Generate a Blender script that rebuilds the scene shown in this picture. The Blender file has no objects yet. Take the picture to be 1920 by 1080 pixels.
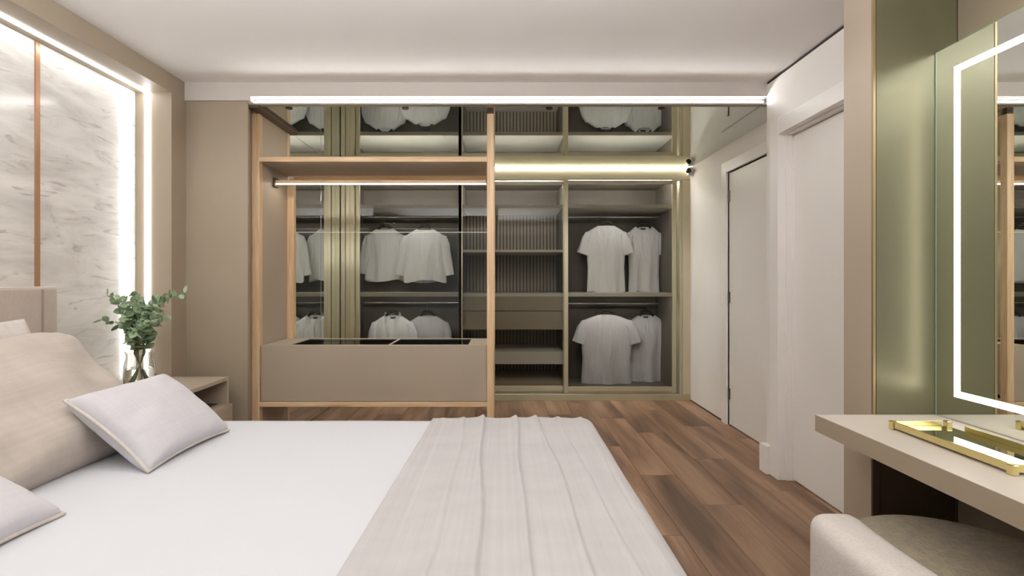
import bpy, bmesh, math, random
from mathutils import Vector, Matrix, noise
random.seed(7)
PI = math.pi
sc = bpy.context.scene
COL = sc.collection

# ------------------------------------------------------------------ camera, world, lights, exposure
cam = bpy.data.cameras.new('camera'); co = bpy.data.objects.new('camera', cam); COL.objects.link(co)
co.location = (0, 0, 1.2); co.rotation_euler = (PI/2, 0, 0)
cam.sensor_width = 36; cam.lens = 900/1920*36
cam.shift_x = 18/1920; cam.shift_y = -14/1920
cam.clip_start = 0.02
sc.camera = co
w = bpy.data.worlds.new('world'); sc.world = w; w.use_nodes = True
w.node_tree.nodes['Background'].inputs[0].default_value = (0.9, 0.95, 1.0, 1)
w.node_tree.nodes['Background'].inputs[1].default_value = .2
sc.view_settings.view_transform = 'Standard'; sc.view_settings.look = 'None'
sc.view_settings.gamma = 1; sc.view_settings.use_curve_mapping = False
sc.view_settings.exposure = 0.8
sc.cycles.max_bounces = 14; sc.cycles.diffuse_bounces = 6; sc.cycles.glossy_bounces = 8
sc.cycles.transmission_bounces = 8; sc.cycles.transparent_max_bounces = 24
sc.cycles.sample_clamp_indirect = 6

def area(name, loc, rot, sx, sy, power, col=(1, 0.96, 0.9)):
    l = bpy.data.lights.new(name, 'AREA'); l.shape = 'RECTANGLE'; l.size = sx; l.size_y = sy
    l.energy = power; l.color = col
    o = bpy.data.objects.new(name, l); COL.objects.link(o); o.location = loc; o.rotation_euler = rot
    return o
SPOT_P = 30
REAR_FILL_P, FILL_DOWN_P, FILL_UP_P = 4, 4, 74
area('rear_fill_light', (-0.2, -1.29, 1.25), (PI/2, 0, 0), 3.2, 2.2, REAR_FILL_P, (1, 1, 1))  # fill light added behind the camera, standing in for daylight
area('fill_light_down', (-0.45, 0.55, 2.145), (0, 0, 0), 2.8, 1.5, FILL_DOWN_P, (.91, .985, 1.08))  # unseen downward fill added over the bed
area('fill_light_up', (-0.45, 0.55, 2.195), (PI, 0, 0), 2.8, 1.5, FILL_UP_P, (.91, .985, 1.08))  # upward fill added to brighten the ceiling

# ------------------------------------------------------------------ materials
def lin(c):
    return tuple((v/255/12.92 if v/255 <= .04045 else ((v/255+.055)/1.055)**2.4) for v in c) + (1,)

def M(name, col, rough=.6, metal=0, var=0, vscale=4, bump=0, bscale=60, stretch=(1, 1, 1), spec=.5, sheen=0, emit=None, estr=0, objvar=0):
    m = bpy.data.materials.new(name); m.use_nodes = True
    nt = m.node_tree; N = nt.nodes; L = nt.links; b = N['Principled BSDF']
    c = lin(col)
    b.inputs['Base Color'].default_value = c
    b.inputs['Roughness'].default_value = rough; b.inputs['Metallic'].default_value = metal
    b.inputs['Specular IOR Level'].default_value = spec
    if sheen: b.inputs['Sheen Weight'].default_value = sheen
    tc = N.new('ShaderNodeTexCoord'); mp = N.new('ShaderNodeMapping'); mp.inputs['Scale'].default_value = stretch
    L.new(tc.outputs['Object'], mp.inputs[0])
    if var or objvar:
        n = N.new('ShaderNodeTexNoise'); n.inputs['Scale'].default_value = vscale; n.inputs['Detail'].default_value = 6
        L.new(mp.outputs[0], n.inputs[0])
        r = N.new('ShaderNodeMapRange'); r.inputs[1].default_value = .3; r.inputs[2].default_value = .7
        r.inputs[3].default_value = 1-var; r.inputs[4].default_value = 1+var
        L.new(n.outputs[0], r.inputs[0])
        h = N.new('ShaderNodeHueSaturation'); h.inputs['Color'].default_value = c
        L.new(r.outputs[0], h.inputs['Value']); L.new(h.outputs[0], b.inputs['Base Color'])
        if objvar:
            oi = N.new('ShaderNodeObjectInfo'); r2 = N.new('ShaderNodeMapRange')
            r2.inputs[3].default_value = 1-objvar; r2.inputs[4].default_value = 1+objvar
            L.new(oi.outputs['Random'], r2.inputs[0])
            mm = N.new('ShaderNodeMath'); mm.operation = 'MULTIPLY'
            L.new(r.outputs[0], mm.inputs[0]); L.new(r2.outputs[0], mm.inputs[1]); L.new(mm.outputs[0], h.inputs['Value'])
    if bump:
        n2 = N.new('ShaderNodeTexNoise'); n2.inputs['Scale'].default_value = bscale; n2.inputs['Detail'].default_value = 4
        L.new(mp.outputs[0], n2.inputs[0])
        bp = N.new('ShaderNodeBump'); bp.inputs['Strength'].default_value = bump; bp.inputs['Distance'].default_value = .03 if bscale < 20 else .01
        L.new(n2.outputs[0], bp.inputs['Height']); L.new(bp.outputs[0], b.inputs['Normal'])
    if emit:
        b.inputs['Emission Color'].default_value = lin(emit); b.inputs['Emission Strength'].default_value = estr
    return m

def glass_pane(name, tint, refl, rough=0.0, gcol=(1, 1, 1, 1)):
    m = bpy.data.materials.new(name); m.use_nodes = True
    N = m.node_tree.nodes; L = m.node_tree.links
    N.remove(N['Principled BSDF'])
    t = N.new('ShaderNodeBsdfTransparent'); t.inputs[0].default_value = tint
    g = N.new('ShaderNodeBsdfGlossy'); g.inputs[0].default_value = gcol; g.inputs['Roughness'].default_value = rough
    fr = N.new('ShaderNodeLayerWeight'); fr.inputs[0].default_value = .2
    r = N.new('ShaderNodeMapRange'); r.inputs[3].default_value = refl; r.inputs[4].default_value = min(1, refl*5)
    L.new(fr.outputs['Facing'], r.inputs[0])
    mx = N.new('ShaderNodeMixShader')
    L.new(r.outputs[0], mx.inputs[0]); L.new(t.outputs[0], mx.inputs[1]); L.new(g.outputs[0], mx.inputs[2])
    L.new(mx.outputs[0], N['Material Output'].inputs[0])
    return m

def mirror_mat(name, col, rough=0.0):
    m = bpy.data.materials.new(name); m.use_nodes = True
    N = m.node_tree.nodes; L = m.node_tree.links
    N.remove(N['Principled BSDF'])
    g = N.new('ShaderNodeBsdfGlossy'); g.inputs[0].default_value = col; g.inputs['Roughness'].default_value = rough
    L.new(g.outputs[0], N['Material Output'].inputs[0])
    return m

def emit_mat(name, col, s):
    m = bpy.data.materials.new(name); m.use_nodes = True
    N = m.node_tree.nodes; L = m.node_tree.links
    N.remove(N['Principled BSDF'])
    e = N.new('ShaderNodeEmission'); e.inputs[0].default_value = lin(col); e.inputs[1].default_value = s
    L.new(e.outputs[0], N['Material Output'].inputs[0])
    return m

def wood_mat(name, c0, c1, c2, rough, sy, objvar=.15, spec=.4, axis=1):
    """grain running along one object axis"""
    m = bpy.data.materials.new(name); m.use_nodes = True
    nt = m.node_tree; N = nt.nodes; L = nt.links; b = N['Principled BSDF']
    tc = N.new('ShaderNodeTexCoord'); oi = N.new('ShaderNodeObjectInfo')
    ad = N.new('ShaderNodeVectorMath'); ad.operation = 'ADD'
    ml = N.new('ShaderNodeVectorMath'); ml.operation = 'SCALE'; ml.inputs['Scale'].default_value = 37
    cb = N.new('ShaderNodeCombineXYZ')
    for i in range(3): L.new(oi.outputs['Random'], cb.inputs[i])
    L.new(cb.outputs[0], ml.inputs[0]); L.new(tc.outputs['Object'], ad.inputs[0]); L.new(ml.outputs[0], ad.inputs[1])
    mp = N.new('ShaderNodeMapping'); s = [sy[0]]*3; s[axis] = sy[1]; mp.inputs['Scale'].default_value = s
    L.new(ad.outputs[0], mp.inputs[0])
    n = N.new('ShaderNodeTexNoise'); n.inputs['Scale'].default_value = 1; n.inputs['Detail'].default_value = 7
    n.inputs['Distortion'].default_value = .6
    L.new(mp.outputs[0], n.inputs[0])
    cr = N.new('ShaderNodeValToRGB'); e = cr.color_ramp.elements
    e[0].position = .33; e[0].color = lin(c0); e[1].position = .68; e[1].color = lin(c2)
    k = e.new(.5); k.color = lin(c1)
    L.new(n.outputs[0], cr.inputs[0])
    # fine grain
    mp2 = N.new('ShaderNodeMapping'); s = [sy[0]*9]*3; s[axis] = sy[1]*2.5; mp2.inputs['Scale'].default_value = s
    L.new(ad.outputs[0], mp2.inputs[0])
    n2 = N.new('ShaderNodeTexNoise'); n2.inputs['Scale'].default_value = 1; n2.inputs['Detail'].default_value = 4
    L.new(mp2.outputs[0], n2.inputs[0])
    r = N.new('ShaderNodeMapRange'); r.inputs[1].default_value = .3; r.inputs[2].default_value = .7; r.inputs[3].default_value = .86; r.inputs[4].default_value = 1.12
    L.new(n2.outputs[0], r.inputs[0])
    r2 = N.new('ShaderNodeMapRange'); r2.inputs[3].default_value = 1-objvar; r2.inputs[4].default_value = 1+objvar
    L.new(oi.outputs['Random'], r2.inputs[0])
    mm = N.new('ShaderNodeMath'); mm.operation = 'MULTIPLY'
    L.new(r.outputs[0], mm.inputs[0]); L.new(r2.outputs[0], mm.inputs[1])
    h = N.new('ShaderNodeHueSaturation'); L.new(cr.outputs[0], h.inputs['Color']); L.new(mm.outputs[0], h.inputs['Value'])
    L.new(h.outputs[0], b.inputs['Base Color'])
    b.inputs['Roughness'].default_value = rough; b.inputs['Specular IOR Level'].default_value = spec
    bp = N.new('ShaderNodeBump'); bp.inputs['Strength'].default_value = .12; bp.inputs['Distance'].default_value = .004
    L.new(n2.outputs[0], bp.inputs['Height']); L.new(bp.outputs[0], b.inputs['Normal'])
    return m

def marble_mat(name):
    m = bpy.data.materials.new(name); m.use_nodes = True
    nt = m.node_tree; N = nt.nodes; L = nt.links; b = N['Principled BSDF']
    tc = N.new('ShaderNodeTexCoord'); mp = N.new('ShaderNodeMapping')
    mp.inputs['Scale'].default_value = (1, 1.1, 4.6); mp.inputs['Rotation'].default_value = (-.05, 0, 0)
    L.new(tc.outputs['Object'], mp.inputs[0])
    n = N.new('ShaderNodeTexNoise'); n.inputs['Scale'].default_value = 2.2; n.inputs['Detail'].default_value = 9; n.inputs['Roughness'].default_value = .62
    n.inputs['Distortion'].default_value = 1.1
    L.new(mp.outputs[0], n.inputs[0])
    cr = N.new('ShaderNodeValToRGB'); e = cr.color_ramp.elements
    e[0].position = .3; e[0].color = lin((198, 192, 185)); e[1].position = .62; e[1].color = lin((226, 221, 215))
    L.new(n.outputs[0], cr.inputs[0])
    n2 = N.new('ShaderNodeTexNoise'); n2.inputs['Scale'].default_value = 3.1; n2.inputs['Detail'].default_value = 8; n2.inputs['Distortion'].default_value = 2.2
    L.new(mp.outputs[0], n2.inputs[0])
    cr2 = N.new('ShaderNodeValToRGB'); e = cr2.color_ramp.elements
    e[0].position = .28; e[0].color = (1, 1, 1, 1); e[1].position = .40; e[1].color = (0, 0, 0, 1)
    L.new(n2.outputs[0], cr2.inputs[0])
    mx = N.new('ShaderNodeMixRGB'); mx.inputs[2].default_value = lin((150, 144, 138))
    f = N.new('ShaderNodeMath'); f.operation = 'MULTIPLY'; f.inputs[1].default_value = .6
    L.new(cr2.outputs[0], f.inputs[0]); L.new(f.outputs[0], mx.inputs[0]); L.new(cr.outputs[0], mx.inputs[1])
    L.new(mx.outputs[0], b.inputs['Base Color'])
    b.inputs['Roughness'].default_value = .15
    return m

def linen_mat(name, col, amt=.12, sc_=(1, 1, 1), scale=90, rough=.9):
    """woven cloth: two crossed stretched noises"""
    m = bpy.data.materials.new(name); m.use_nodes = True
    nt = m.node_tree; N = nt.nodes; L = nt.links; b = N['Principled BSDF']
    tc = N.new('ShaderNodeTexCoord')
    outs = []
    for st in ((scale*sc_[0], scale*.06*sc_[1], scale*.3), (scale*.06*sc_[0], scale*sc_[1], scale*.3)):
        mp = N.new('ShaderNodeMapping'); mp.inputs['Scale'].default_value = st
        L.new(tc.outputs['Object'], mp.inputs[0])
        n = N.new('ShaderNodeTexNoise'); n.inputs['Scale'].default_value = 1; n.inputs['Detail'].default_value = 4
        L.new(mp.outputs[0], n.inputs[0]); outs.append(n)
    ad = N.new('ShaderNodeMath'); ad.operation = 'ADD'
    L.new(outs[0].outputs[0], ad.inputs[0]); L.new(outs[1].outputs[0], ad.inputs[1])
    r = N.new('ShaderNodeMapRange'); r.inputs[1].default_value = .75; r.inputs[2].default_value = 1.25
    r.inputs[3].default_value = 1-amt; r.inputs[4].default_value = 1+amt*.6
    L.new(ad.outputs[0], r.inputs[0])
    h = N.new('ShaderNodeHueSaturation'); h.inputs['Color'].default_value = lin(col)
    L.new(r.outputs[0], h.inputs['Value']); L.new(h.outputs[0], b.inputs['Base Color'])
    b.inputs['Roughness'].default_value = rough; b.inputs['Specular IOR Level'].default_value = .15
    b.inputs['Sheen Weight'].default_value = .15
    bp = N.new('ShaderNodeBump'); bp.inputs['Strength'].default_value = .25; bp.inputs['Distance'].default_value = .004
    L.new(ad.outputs[0], bp.inputs['Height']); L.new(bp.outputs[0], b.inputs['Normal'])
    return m

mTaupe = M('taupe_lacquer', (174, 159, 141), .45, var=.03, vscale=2)
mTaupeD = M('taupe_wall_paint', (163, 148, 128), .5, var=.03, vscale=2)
mWhite = M('white_paint', (234, 229, 223), .7, var=.015, vscale=1.5)
mCeil = M('ceiling_paint', (238, 234, 230), .85, var=.01, vscale=1)
mDoor = M('door_white_lacquer', (238, 233, 228), .4, var=.01)
mDark = M('shadow_gap_black', (52, 44, 36), .8)
mBrown = M('dark_brown_laminate', (74, 58, 42), .5, var=.08, vscale=6)
mOak = wood_mat('light_oak', (204, 170, 130), (218, 186, 147), (227, 198, 162), .45, (26, 2.0), .02, axis=2)
mOakX = wood_mat('light_oak_across', (204, 170, 130), (218, 186, 147), (227, 198, 162), .45, (26, 2.0), .02, axis=0)
mFloor = wood_mat('walnut_plank', (100, 74, 56), (136, 104, 81), (162, 130, 105), .42, (7.5, .9), .24)
mMarble = marble_mat('white_marble')
mCopper = M('copper_trim', (188, 146, 112), .35, .6)
mChamp = M('champagne_aluminium', (184, 175, 146), .36, .5, var=.03)
mChampL = M('champagne_lacquer', (190, 180, 152), .4, .15, var=.02)
mInside = M('wardrobe_interior', (104, 97, 88), .55, var=.04, vscale=3)
mInDark = M('wardrobe_back_panel', (96, 89, 80), .6, var=.05, vscale=3)
mShelf = M('wardrobe_shelf_front', (196, 191, 182), .5)
mDrawer = M('wardrobe_drawer_front', (150, 139, 120), .5)
mSteel = M('brushed_steel', (190, 188, 182), .25, 1)
mBlack = M('black_plastic', (26, 24, 22), .4)
mShirt = M('white_cotton', (228, 226, 226), .9, var=.02, vscale=6, bump=.9, bscale=11, stretch=(1.3, 1, .3), spec=.1)
mShirtG = M('pale_grey_cotton', (206, 203, 206), .9, var=.02, vscale=6, bump=.9, bscale=11, stretch=(1.3, 1, .3), spec=.1)
mLabel = M('dark_label', (60, 55, 52), .8)
mDuvet = M('white_duvet_cotton', (206, 207, 212), .85, var=.008, vscale=2, bump=.04, bscale=8, spec=.15)
mThrow = linen_mat('throw_linen', (188, 184, 185), .06, (1.3, .18, 1), 70)
mLinen = linen_mat('beige_linen', (186, 175, 166), .07, (.5, 1, 1), 70)
mPale = linen_mat('pale_linen', (206, 197, 191), .07, (1, 1, 1), 70)
mLilac = linen_mat('pale_lilac_cloth', (202, 199, 204), .03, (1, 1, 1), 110)
mHead = linen_mat('headboard_fabric', (190, 176, 164), .05, (1, 1, 1), 110)
mBase = M('bed_base_fabric', (170, 156, 140), .9, bump=.2, bscale=150)
mBoucle = M('boucle_wool', (226, 218, 211), .95, var=.05, vscale=120, bump=.5, bscale=220, spec=.1, sheen=.2)
mBoucleShade = M('boucle_seat_shaded', (160, 148, 126), .95, var=.14, vscale=45, bump=.8, bscale=90, spec=.1, sheen=.2)  # same boucle as the backrest, coloured darker for shade under the desk
mDesk = M('desk_laminate', (204, 194, 184), .45, var=.015, vscale=3)
mSatin = M('satin_champagne_panel', (114, 110, 86), .38, .4, var=.02, vscale=2)
mGold = M('polished_gold', (222, 208, 150), .2, 1)
mGoldT = M('gold_edge_trim', (160, 142, 108), .4, .6)
mGreenEdge = M('green_glass_edge', (150, 196, 164), .15, spec=.8)
mMirror = mirror_mat('silver_mirror', (.86, .89, .84, 1))
mMirrorCeil = mirror_mat('bronze_mirror', (.80, .82, .79, 1))
mMirrorSide = mirror_mat('side_mirror', (.88, .89, .86, 1))
mTrayMir = mirror_mat('tray_mirror', (.80, .80, .66, 1), .01)
mGlassDoor = glass_pane('bronze_glass', (.80, .79, .76, 1), .009)
mGlassTop = glass_pane('smoked_glass', (.32, .29, .25, 1), .07)
mVase = M('clear_glass', (250, 252, 250), .0); _b = mVase.node_tree.nodes['Principled BSDF']
_b.inputs['Transmission Weight'].default_value = 1; _b.inputs['IOR'].default_value = 1.45
mWater = M('water', (248, 252, 250), .0); _b = mWater.node_tree.nodes['Principled BSDF']
_b.inputs['Transmission Weight'].default_value = 1; _b.inputs['IOR'].default_value = 1.33
mLeaf = M('eucalyptus_leaf', (148, 168, 134), .6, var=.12, vscale=9, objvar=.3)
mStem = M('eucalyptus_stem', (132, 128, 96), .7)
mLedS = emit_mat('led_soffit', (246, 248, 250), 30)
mLedN = emit_mat('led_niche', (246, 249, 252), 9.5)
mLedR = emit_mat('led_rail', (255, 236, 216), 9)
mLedC = emit_mat('led_wardrobe', (250, 248, 234), 46)
mLedI = emit_mat('led_shelf_fill', (246, 248, 250), 48)
mLedT = emit_mat('led_bay_top', (246, 248, 250), 90)
mLedM = emit_mat('led_mirror', (255, 250, 236), 5)
mLedB = emit_mat('led_backlight', (255, 246, 220), 9)
mLampG = emit_mat('lamp_diffuser', (255, 246, 232), 1.2)

# ------------------------------------------------------------------ helpers
def base_of(p):
    v = Vector((0, 0, 0))
    while p is not None:
        v += p.location; p = p.parent
    return v

def obj(name, bm, mat, parent=None, kind=None, smooth=False, local=False, auto=None):
    me = bpy.data.meshes.new(name)
    bmesh.ops.recalc_face_normals(bm, faces=bm.faces)
    if parent is not None and not local:
        o_ = base_of(parent)
        bmesh.ops.translate(bm, verts=bm.verts, vec=-o_)
    bm.to_mesh(me); bm.free()
    for m in (mat if isinstance(mat, (list, tuple)) else [mat]): me.materials.append(m)
    if smooth:
        for p in me.polygons: p.use_smooth = True
        if auto: me.set_sharp_from_angle(angle=math.radians(auto))
    o = bpy.data.objects.new(name, me); COL.objects.link(o)
    if parent is not None: o.parent = parent
    if kind: o['kind'] = kind
    return o

def thing(name, label, cat, loc=(0, 0, 0), group=None):
    o = bpy.data.objects.new(name, None); COL.objects.link(o); o.location = loc
    o.empty_display_size = .05
    return tag(o, label, cat, group)

def tag(o, label, cat=None, group=None, kind=None):
    o['label'] = label
    if cat: o['category'] = cat
    if group: o['group'] = group
    if kind: o['kind'] = kind
    return o

def bx(bm, x, y, z, bev=0, seg=2):
    r = bmesh.ops.create_cube(bm, size=1)
    vs = r['verts']
    for v in vs:
        v.co = Vector(((x[0]+x[1])/2 + v.co.x*(x[1]-x[0]), (y[0]+y[1])/2 + v.co.y*(y[1]-y[0]), (z[0]+z[1])/2 + v.co.z*(z[1]-z[0])))
    if bev:
        es = list({e for v in vs for e in v.link_edges})
        bmesh.ops.bevel(bm, geom=es, offset=bev, segments=seg, profile=.6, affect='EDGES', clamp_overlap=True)
    return bm

def box(name, x, y, z, mat, parent=None, bev=.0015, kind=None, seg=2):
    bm = bmesh.new(); bx(bm, x, y, z, bev, seg)
    return obj(name, bm, mat, parent, kind)

def boxes(name, lst, mat, parent=None, bev=0, kind=None):
    bm = bmesh.new()
    for b in lst: bx(bm, *b, bev)
    return obj(name, bm, mat, parent, kind)

def tube(bm, pts, r, n=10, closed=False, caps=True):
    pts = [Vector(p) for p in pts]; rings = []
    rr = r if isinstance(r, (list, tuple)) else [r]*len(pts)
    N = len(pts); up = None
    for i, p in enumerate(pts):
        if closed: t = pts[(i+1) % N]-pts[i-1]
        else: t = pts[min(i+1, N-1)]-pts[max(i-1, 0)]
        t.normalize()
        if up is None:
            up = Vector((0, 0, 1)) if abs(t.z) < .9 else Vector((1, 0, 0))
        a = t.cross(up)
        if a.length < 1e-4: a = t.orthogonal()
        a.normalize(); b = a.cross(t).normalized(); up = b
        rings.append([bm.verts.new(p+a*math.cos(2*PI*k/n)*rr[i]+b*math.sin(2*PI*k/n)*rr[i]) for k in range(n)])
    loft(bm, rings, closed, caps)
    return bm

def loft(bm, rings, closed=False, caps=True):
    n = len(rings[0]); R = len(rings)
    for i in range(R if closed else R-1):
        a, b = rings[i], rings[(i+1) % R]
        for k in range(n):
            bm.faces.new((a[k], a[(k+1) % n], b[(k+1) % n], b[k]))
    if caps and not closed:
        bm.faces.new(rings[0][::-1]); bm.faces.new(rings[-1])

def lathe(bm, prof, c, n=32):
    rings = []
    for r, z in prof:
        rings.append([bm.verts.new((c[0]+r*math.cos(2*PI*k/n), c[1]+r*math.sin(2*PI*k/n), c[2]+z)) for k in range(n)])
    loft(bm, rings, False, True)
    return bm

# ------------------------------------------------------------------ floor with planks
XL, XLN, XR, XC, XRN = -2.02, -2.24, 1.68, 1.88, 1.728     # left portal face, niche back, room wall, corridor wall, desk wall
ZC, ZM = 2.46, 2.328                                       # ceiling, mirror ceiling
YS, YU, YUR, YW, YB = 3.05, 3.18, 3.64, 4.82, 5.52         # soffit, unit front, unit rear, wardrobe doors, wardrobe back
floor = box('floor', (-2.5, 2.0), (-1.4, 5.6), (-.06, -.012), mDark, None, 0, 'structure')
PW, PL = .218, 1.22
def plank_mesh(L_):
    bm = bmesh.new(); bx(bm, (0.0007, PW-.0007), (.0007, L_-.0007), (-.012, 0), .0012, 1)
    me = bpy.data.meshes.new('plank'); bmesh.ops.recalc_face_normals(bm, faces=bm.faces); bm.to_mesh(me); bm.free(); me.materials.append(mFloor); return me
full = plank_mesh(PL)
ncol = int(math.ceil(4.4/PW))
off = [0, .52, .91, .25, .74, 1.05, .4]
for i in range(ncol):
    x = -2.45+i*PW+.03
    y = -1.4-off[i % 7]
    while y < 5.55:
        o = bpy.data.objects.new('plank', full); COL.objects.link(o); o.parent = floor
        o.location = (x, y, 0); y += PL

# ------------------------------------------------------------------ ceiling, soffit
ceiling = box('ceiling', (-2.5, 1.9), (-1.4, YS), (ZC, ZC+.08), mCeil, None, 0, 'structure')
boxes('soffit_fascia', [((XL, XC), (YS, YS+.02), (2.37, ZC)), ((XL, XC), (YS+.02, 5.6), (2.375, ZC+.08)),
                        ((XL, -1.6), (YS, YS+.04), (2.345, 2.37))], M('soffit_shade_paint', (208, 200, 192), .8), ceiling)  # the ceiling's paint, darkened in colour to stand for shade on the soffit
box('light_slot', (-1.6, XC), (YS+.045, YS+.06), (2.338, 2.38), M('slot_grey', (96, 92, 88), .7), ceiling, 0)
box('light_slot', (-1.6, XC), (YS+.0205, YS+.045), (2.368, 2.3745), bpy.data.materials['slot_grey'], ceiling, 0)
box('soffit_lip', (-1.625, XC), (YS+.022, YS+.06), (ZM-.002, 2.338), M('soffit_lip_grey', (150, 140, 126), .5), ceiling, 0)
box('mirror_panel', (-1.62, XC), (YS+.024, YW), (ZM, ZM+.008), mMirrorCeil, ceiling, 0)['label'] = 'bronze mirror lining the dropped ceiling before the wardrobe'
led = box('light_strip', (-1.6, XR-.002), (YS+.036, YS+.0448), (2.343, 2.353), mLedS, None, 0)
tag(led, 'long white light strip along the edge of the dropped ceiling', 'light strip', 'light strips built into the room')
for i, (px, aim) in enumerate(((542, -.9), (760, -.9), (1030, .5), (1240, 1.3))):
    x = (px-942)*3.14/900
    dl = thing('downlight', 'small round downlight in the mirrored ceiling, ' + ('beside the left oak post', 'over the open shelf unit', 'just past the right oak post', 'in line with the end wardrobe door')[i], 'downlight', (x, 3.14, ZM), 'downlights at the front of the mirrored ceiling')
    bm = bmesh.new(); lathe(bm, [(.010, 0), (.022, 0), (.022, -.004), (.010, -.004)], (x, 3.14, ZM), 24); obj('rim', bm, mBlack, dl)
    bm = bmesh.new(); lathe(bm, [(.001, -.001), (.012, -.001), (.012, -.003), (.001, -.003)], (x, 3.14, ZM), 24); obj('bulb', bm, mLampG, dl)
    l = bpy.data.lights.new('downlight_beam', 'SPOT'); l.energy = SPOT_P; l.spot_size = math.radians(56); l.spot_blend = .6; l.shadow_soft_size = .03; l.color = (.95, .985, 1.0)
    lo = bpy.data.objects.new('downlight_beam', l); COL.objects.link(lo); lo.location = (x, 3.14, ZM-.02)
    lo.rotation_euler = (Vector((aim, 4.95, .75))-lo.location).to_track_quat('-Z', 'Y').to_euler()
box('edge_profile', (-1.632, -1.562), (YS+.024, YUR+.02), (2.3065, ZM-.0005), mBrown, ceiling, .001)['label'] = 'dark edge profile of the mirrored ceiling'
# fill lamp added above the bed to light the room (out of frame)
lamp = thing('added_fill_lamp', 'unseen wide flat fill lamp added under the ceiling above the bed', 'lamp', (-.45, .75, ZC))
box('housing', (-1.89, .99), (-.24, 1.34), (2.16, 2.19), mWhite, lamp, .004)
box('diffuser', (-1.85, .95), (-.20, 1.30), (2.15, 2.16), mLampG, lamp, 0)
for x in (-1.7, .8):
    for y in (.0, 1.1): box('rod', (x-.006, x+.006), (y-.006, y+.006), (2.19, ZC), mSteel, lamp, .001)

# ------------------------------------------------------------------ walls
NZ = 2.35
wl = boxes('wall_left', [((-2.5, XL), (2.93, YS+.12), (0, ZC)), ((-2.5, XL), (-.6, 2.93), (NZ, ZC)),
                         ((-2.5, XL), (-1.4, -.6), (0, ZC)), ((-2.5, -2.27), (-.6, 2.93), (0, NZ))], mTaupeD, None, 0, 'structure')
box('marble_slab', (-2.269, XLN), (2.322, 2.929), (0, NZ-.001), mMarble, wl, .001)
box('marble_slab', (-2.269, XLN), (1.1, 2.298), (0, NZ-.001), mMarble, wl, .001)
box('marble_slab', (-2.269, XLN), (-.1, 1.076), (0, NZ-.001), mMarble, wl, .001)
box('marble_slab', (-2.269, XLN), (-.6, -.124), (0, NZ-.001), mMarble, wl, .001)
box('trim_1', (-2.268, XLN+.006), (2.299, 2.321), (0, NZ-.001), mCopper, None, .001, 'structure')['label'] = 'thin copper strip between the marble slabs'
box('trim_2', (-2.268, XLN+.006), (1.077, 1.099), (0, NZ-.001), mCopper, None, .001, 'structure')
t = box('light_strip', (-2.18, -2.152), (2.924, 2.9295), (.05, NZ-.002), mLedN, None, 0)
tag(t, 'vertical white light strip in the side of the marble niche', 'light strip', 'light strips built into the room')
t = box('light_strip', (-2.18, -2.158), (-.59, 2.92), (NZ-.006, NZ-.0005), mLedN, None, 0)
tag(t, 'white light strip along the top of the marble niche', 'light strip', 'light strips built into the room')
# panel left of the shelf frame, facing the camera
boxes('wall_far', [((XL, -1.626), (YS+.015, YS+.03), (0, 2.345)), ((XL, -1.663), (YS+.03, YU+.02), (0, 2.345))], mTaupeD, None, 0, 'structure')
# mirrored left side of the dressing passage
wm = box('wall_passage', (-2.0, -1.632), (YUR+.02, 5.5), (0, 2.345), mTaupeD, None, 0, 'structure')
box('mirror_panel', (-1.632, -1.622), (YUR+.022, 4.287), (.02, ZM), mMirrorSide, wm, .001)
box('mirror_panel', (-1.632, -1.622), (4.293, YW-.021), (.02, ZM), mMirrorSide, wm, .001)
# right room wall with door
DZ = 2.08
wr = boxes('wall_right', [((XR, XC), (2.9, YS), (0, ZC-.018)), ((XR, XC), (2.08, 2.9), (DZ+.005, ZC-.018)), ((XR, XC), (1.985, 2.08), (0, ZC-.018)),
                          ((XR+.02, XC), (1.985, YS), (ZC-.018, ZC)), ((1.85, 1.95), (1.84, YS), (0, ZC))], mWhite, None, 0, 'structure')
box('shadow_gap', (XR+.004, XR+.02), (1.985, YS), (ZC-.018, ZC-.0005), mDark, wr, 0)
d1 = box('door_1', (1.745, 1.785), (2.085, 2.872), (.008, DZ-.012), mDoor, None, .002, 'structure')
boxes('trim_3', [((1.655, 1.70), (2.885, 2.972), (0, DZ+.092)), ((1.655, 1.70), (2.0, 2.885), (DZ, DZ+.092)), ((1.655, 1.70), (1.99, 2.085), (0, DZ)),
                 ((1.70, 1.86), (2.876, 2.9), (0, DZ+.004)), ((1.70, 1.86), (2.08, 2.876), (DZ-.008, DZ+.004)),
                 ((1.735, 1.86), (2.872, 2.876), (0, DZ-.008))], mDoor, None, .002, 'structure')['label'] = 'white casing around the nearer door'
box('baseboard_right', (1.633, XR), (2.973, YS+.002), (0, .172), mWhite, None, .002, 'structure')
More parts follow.
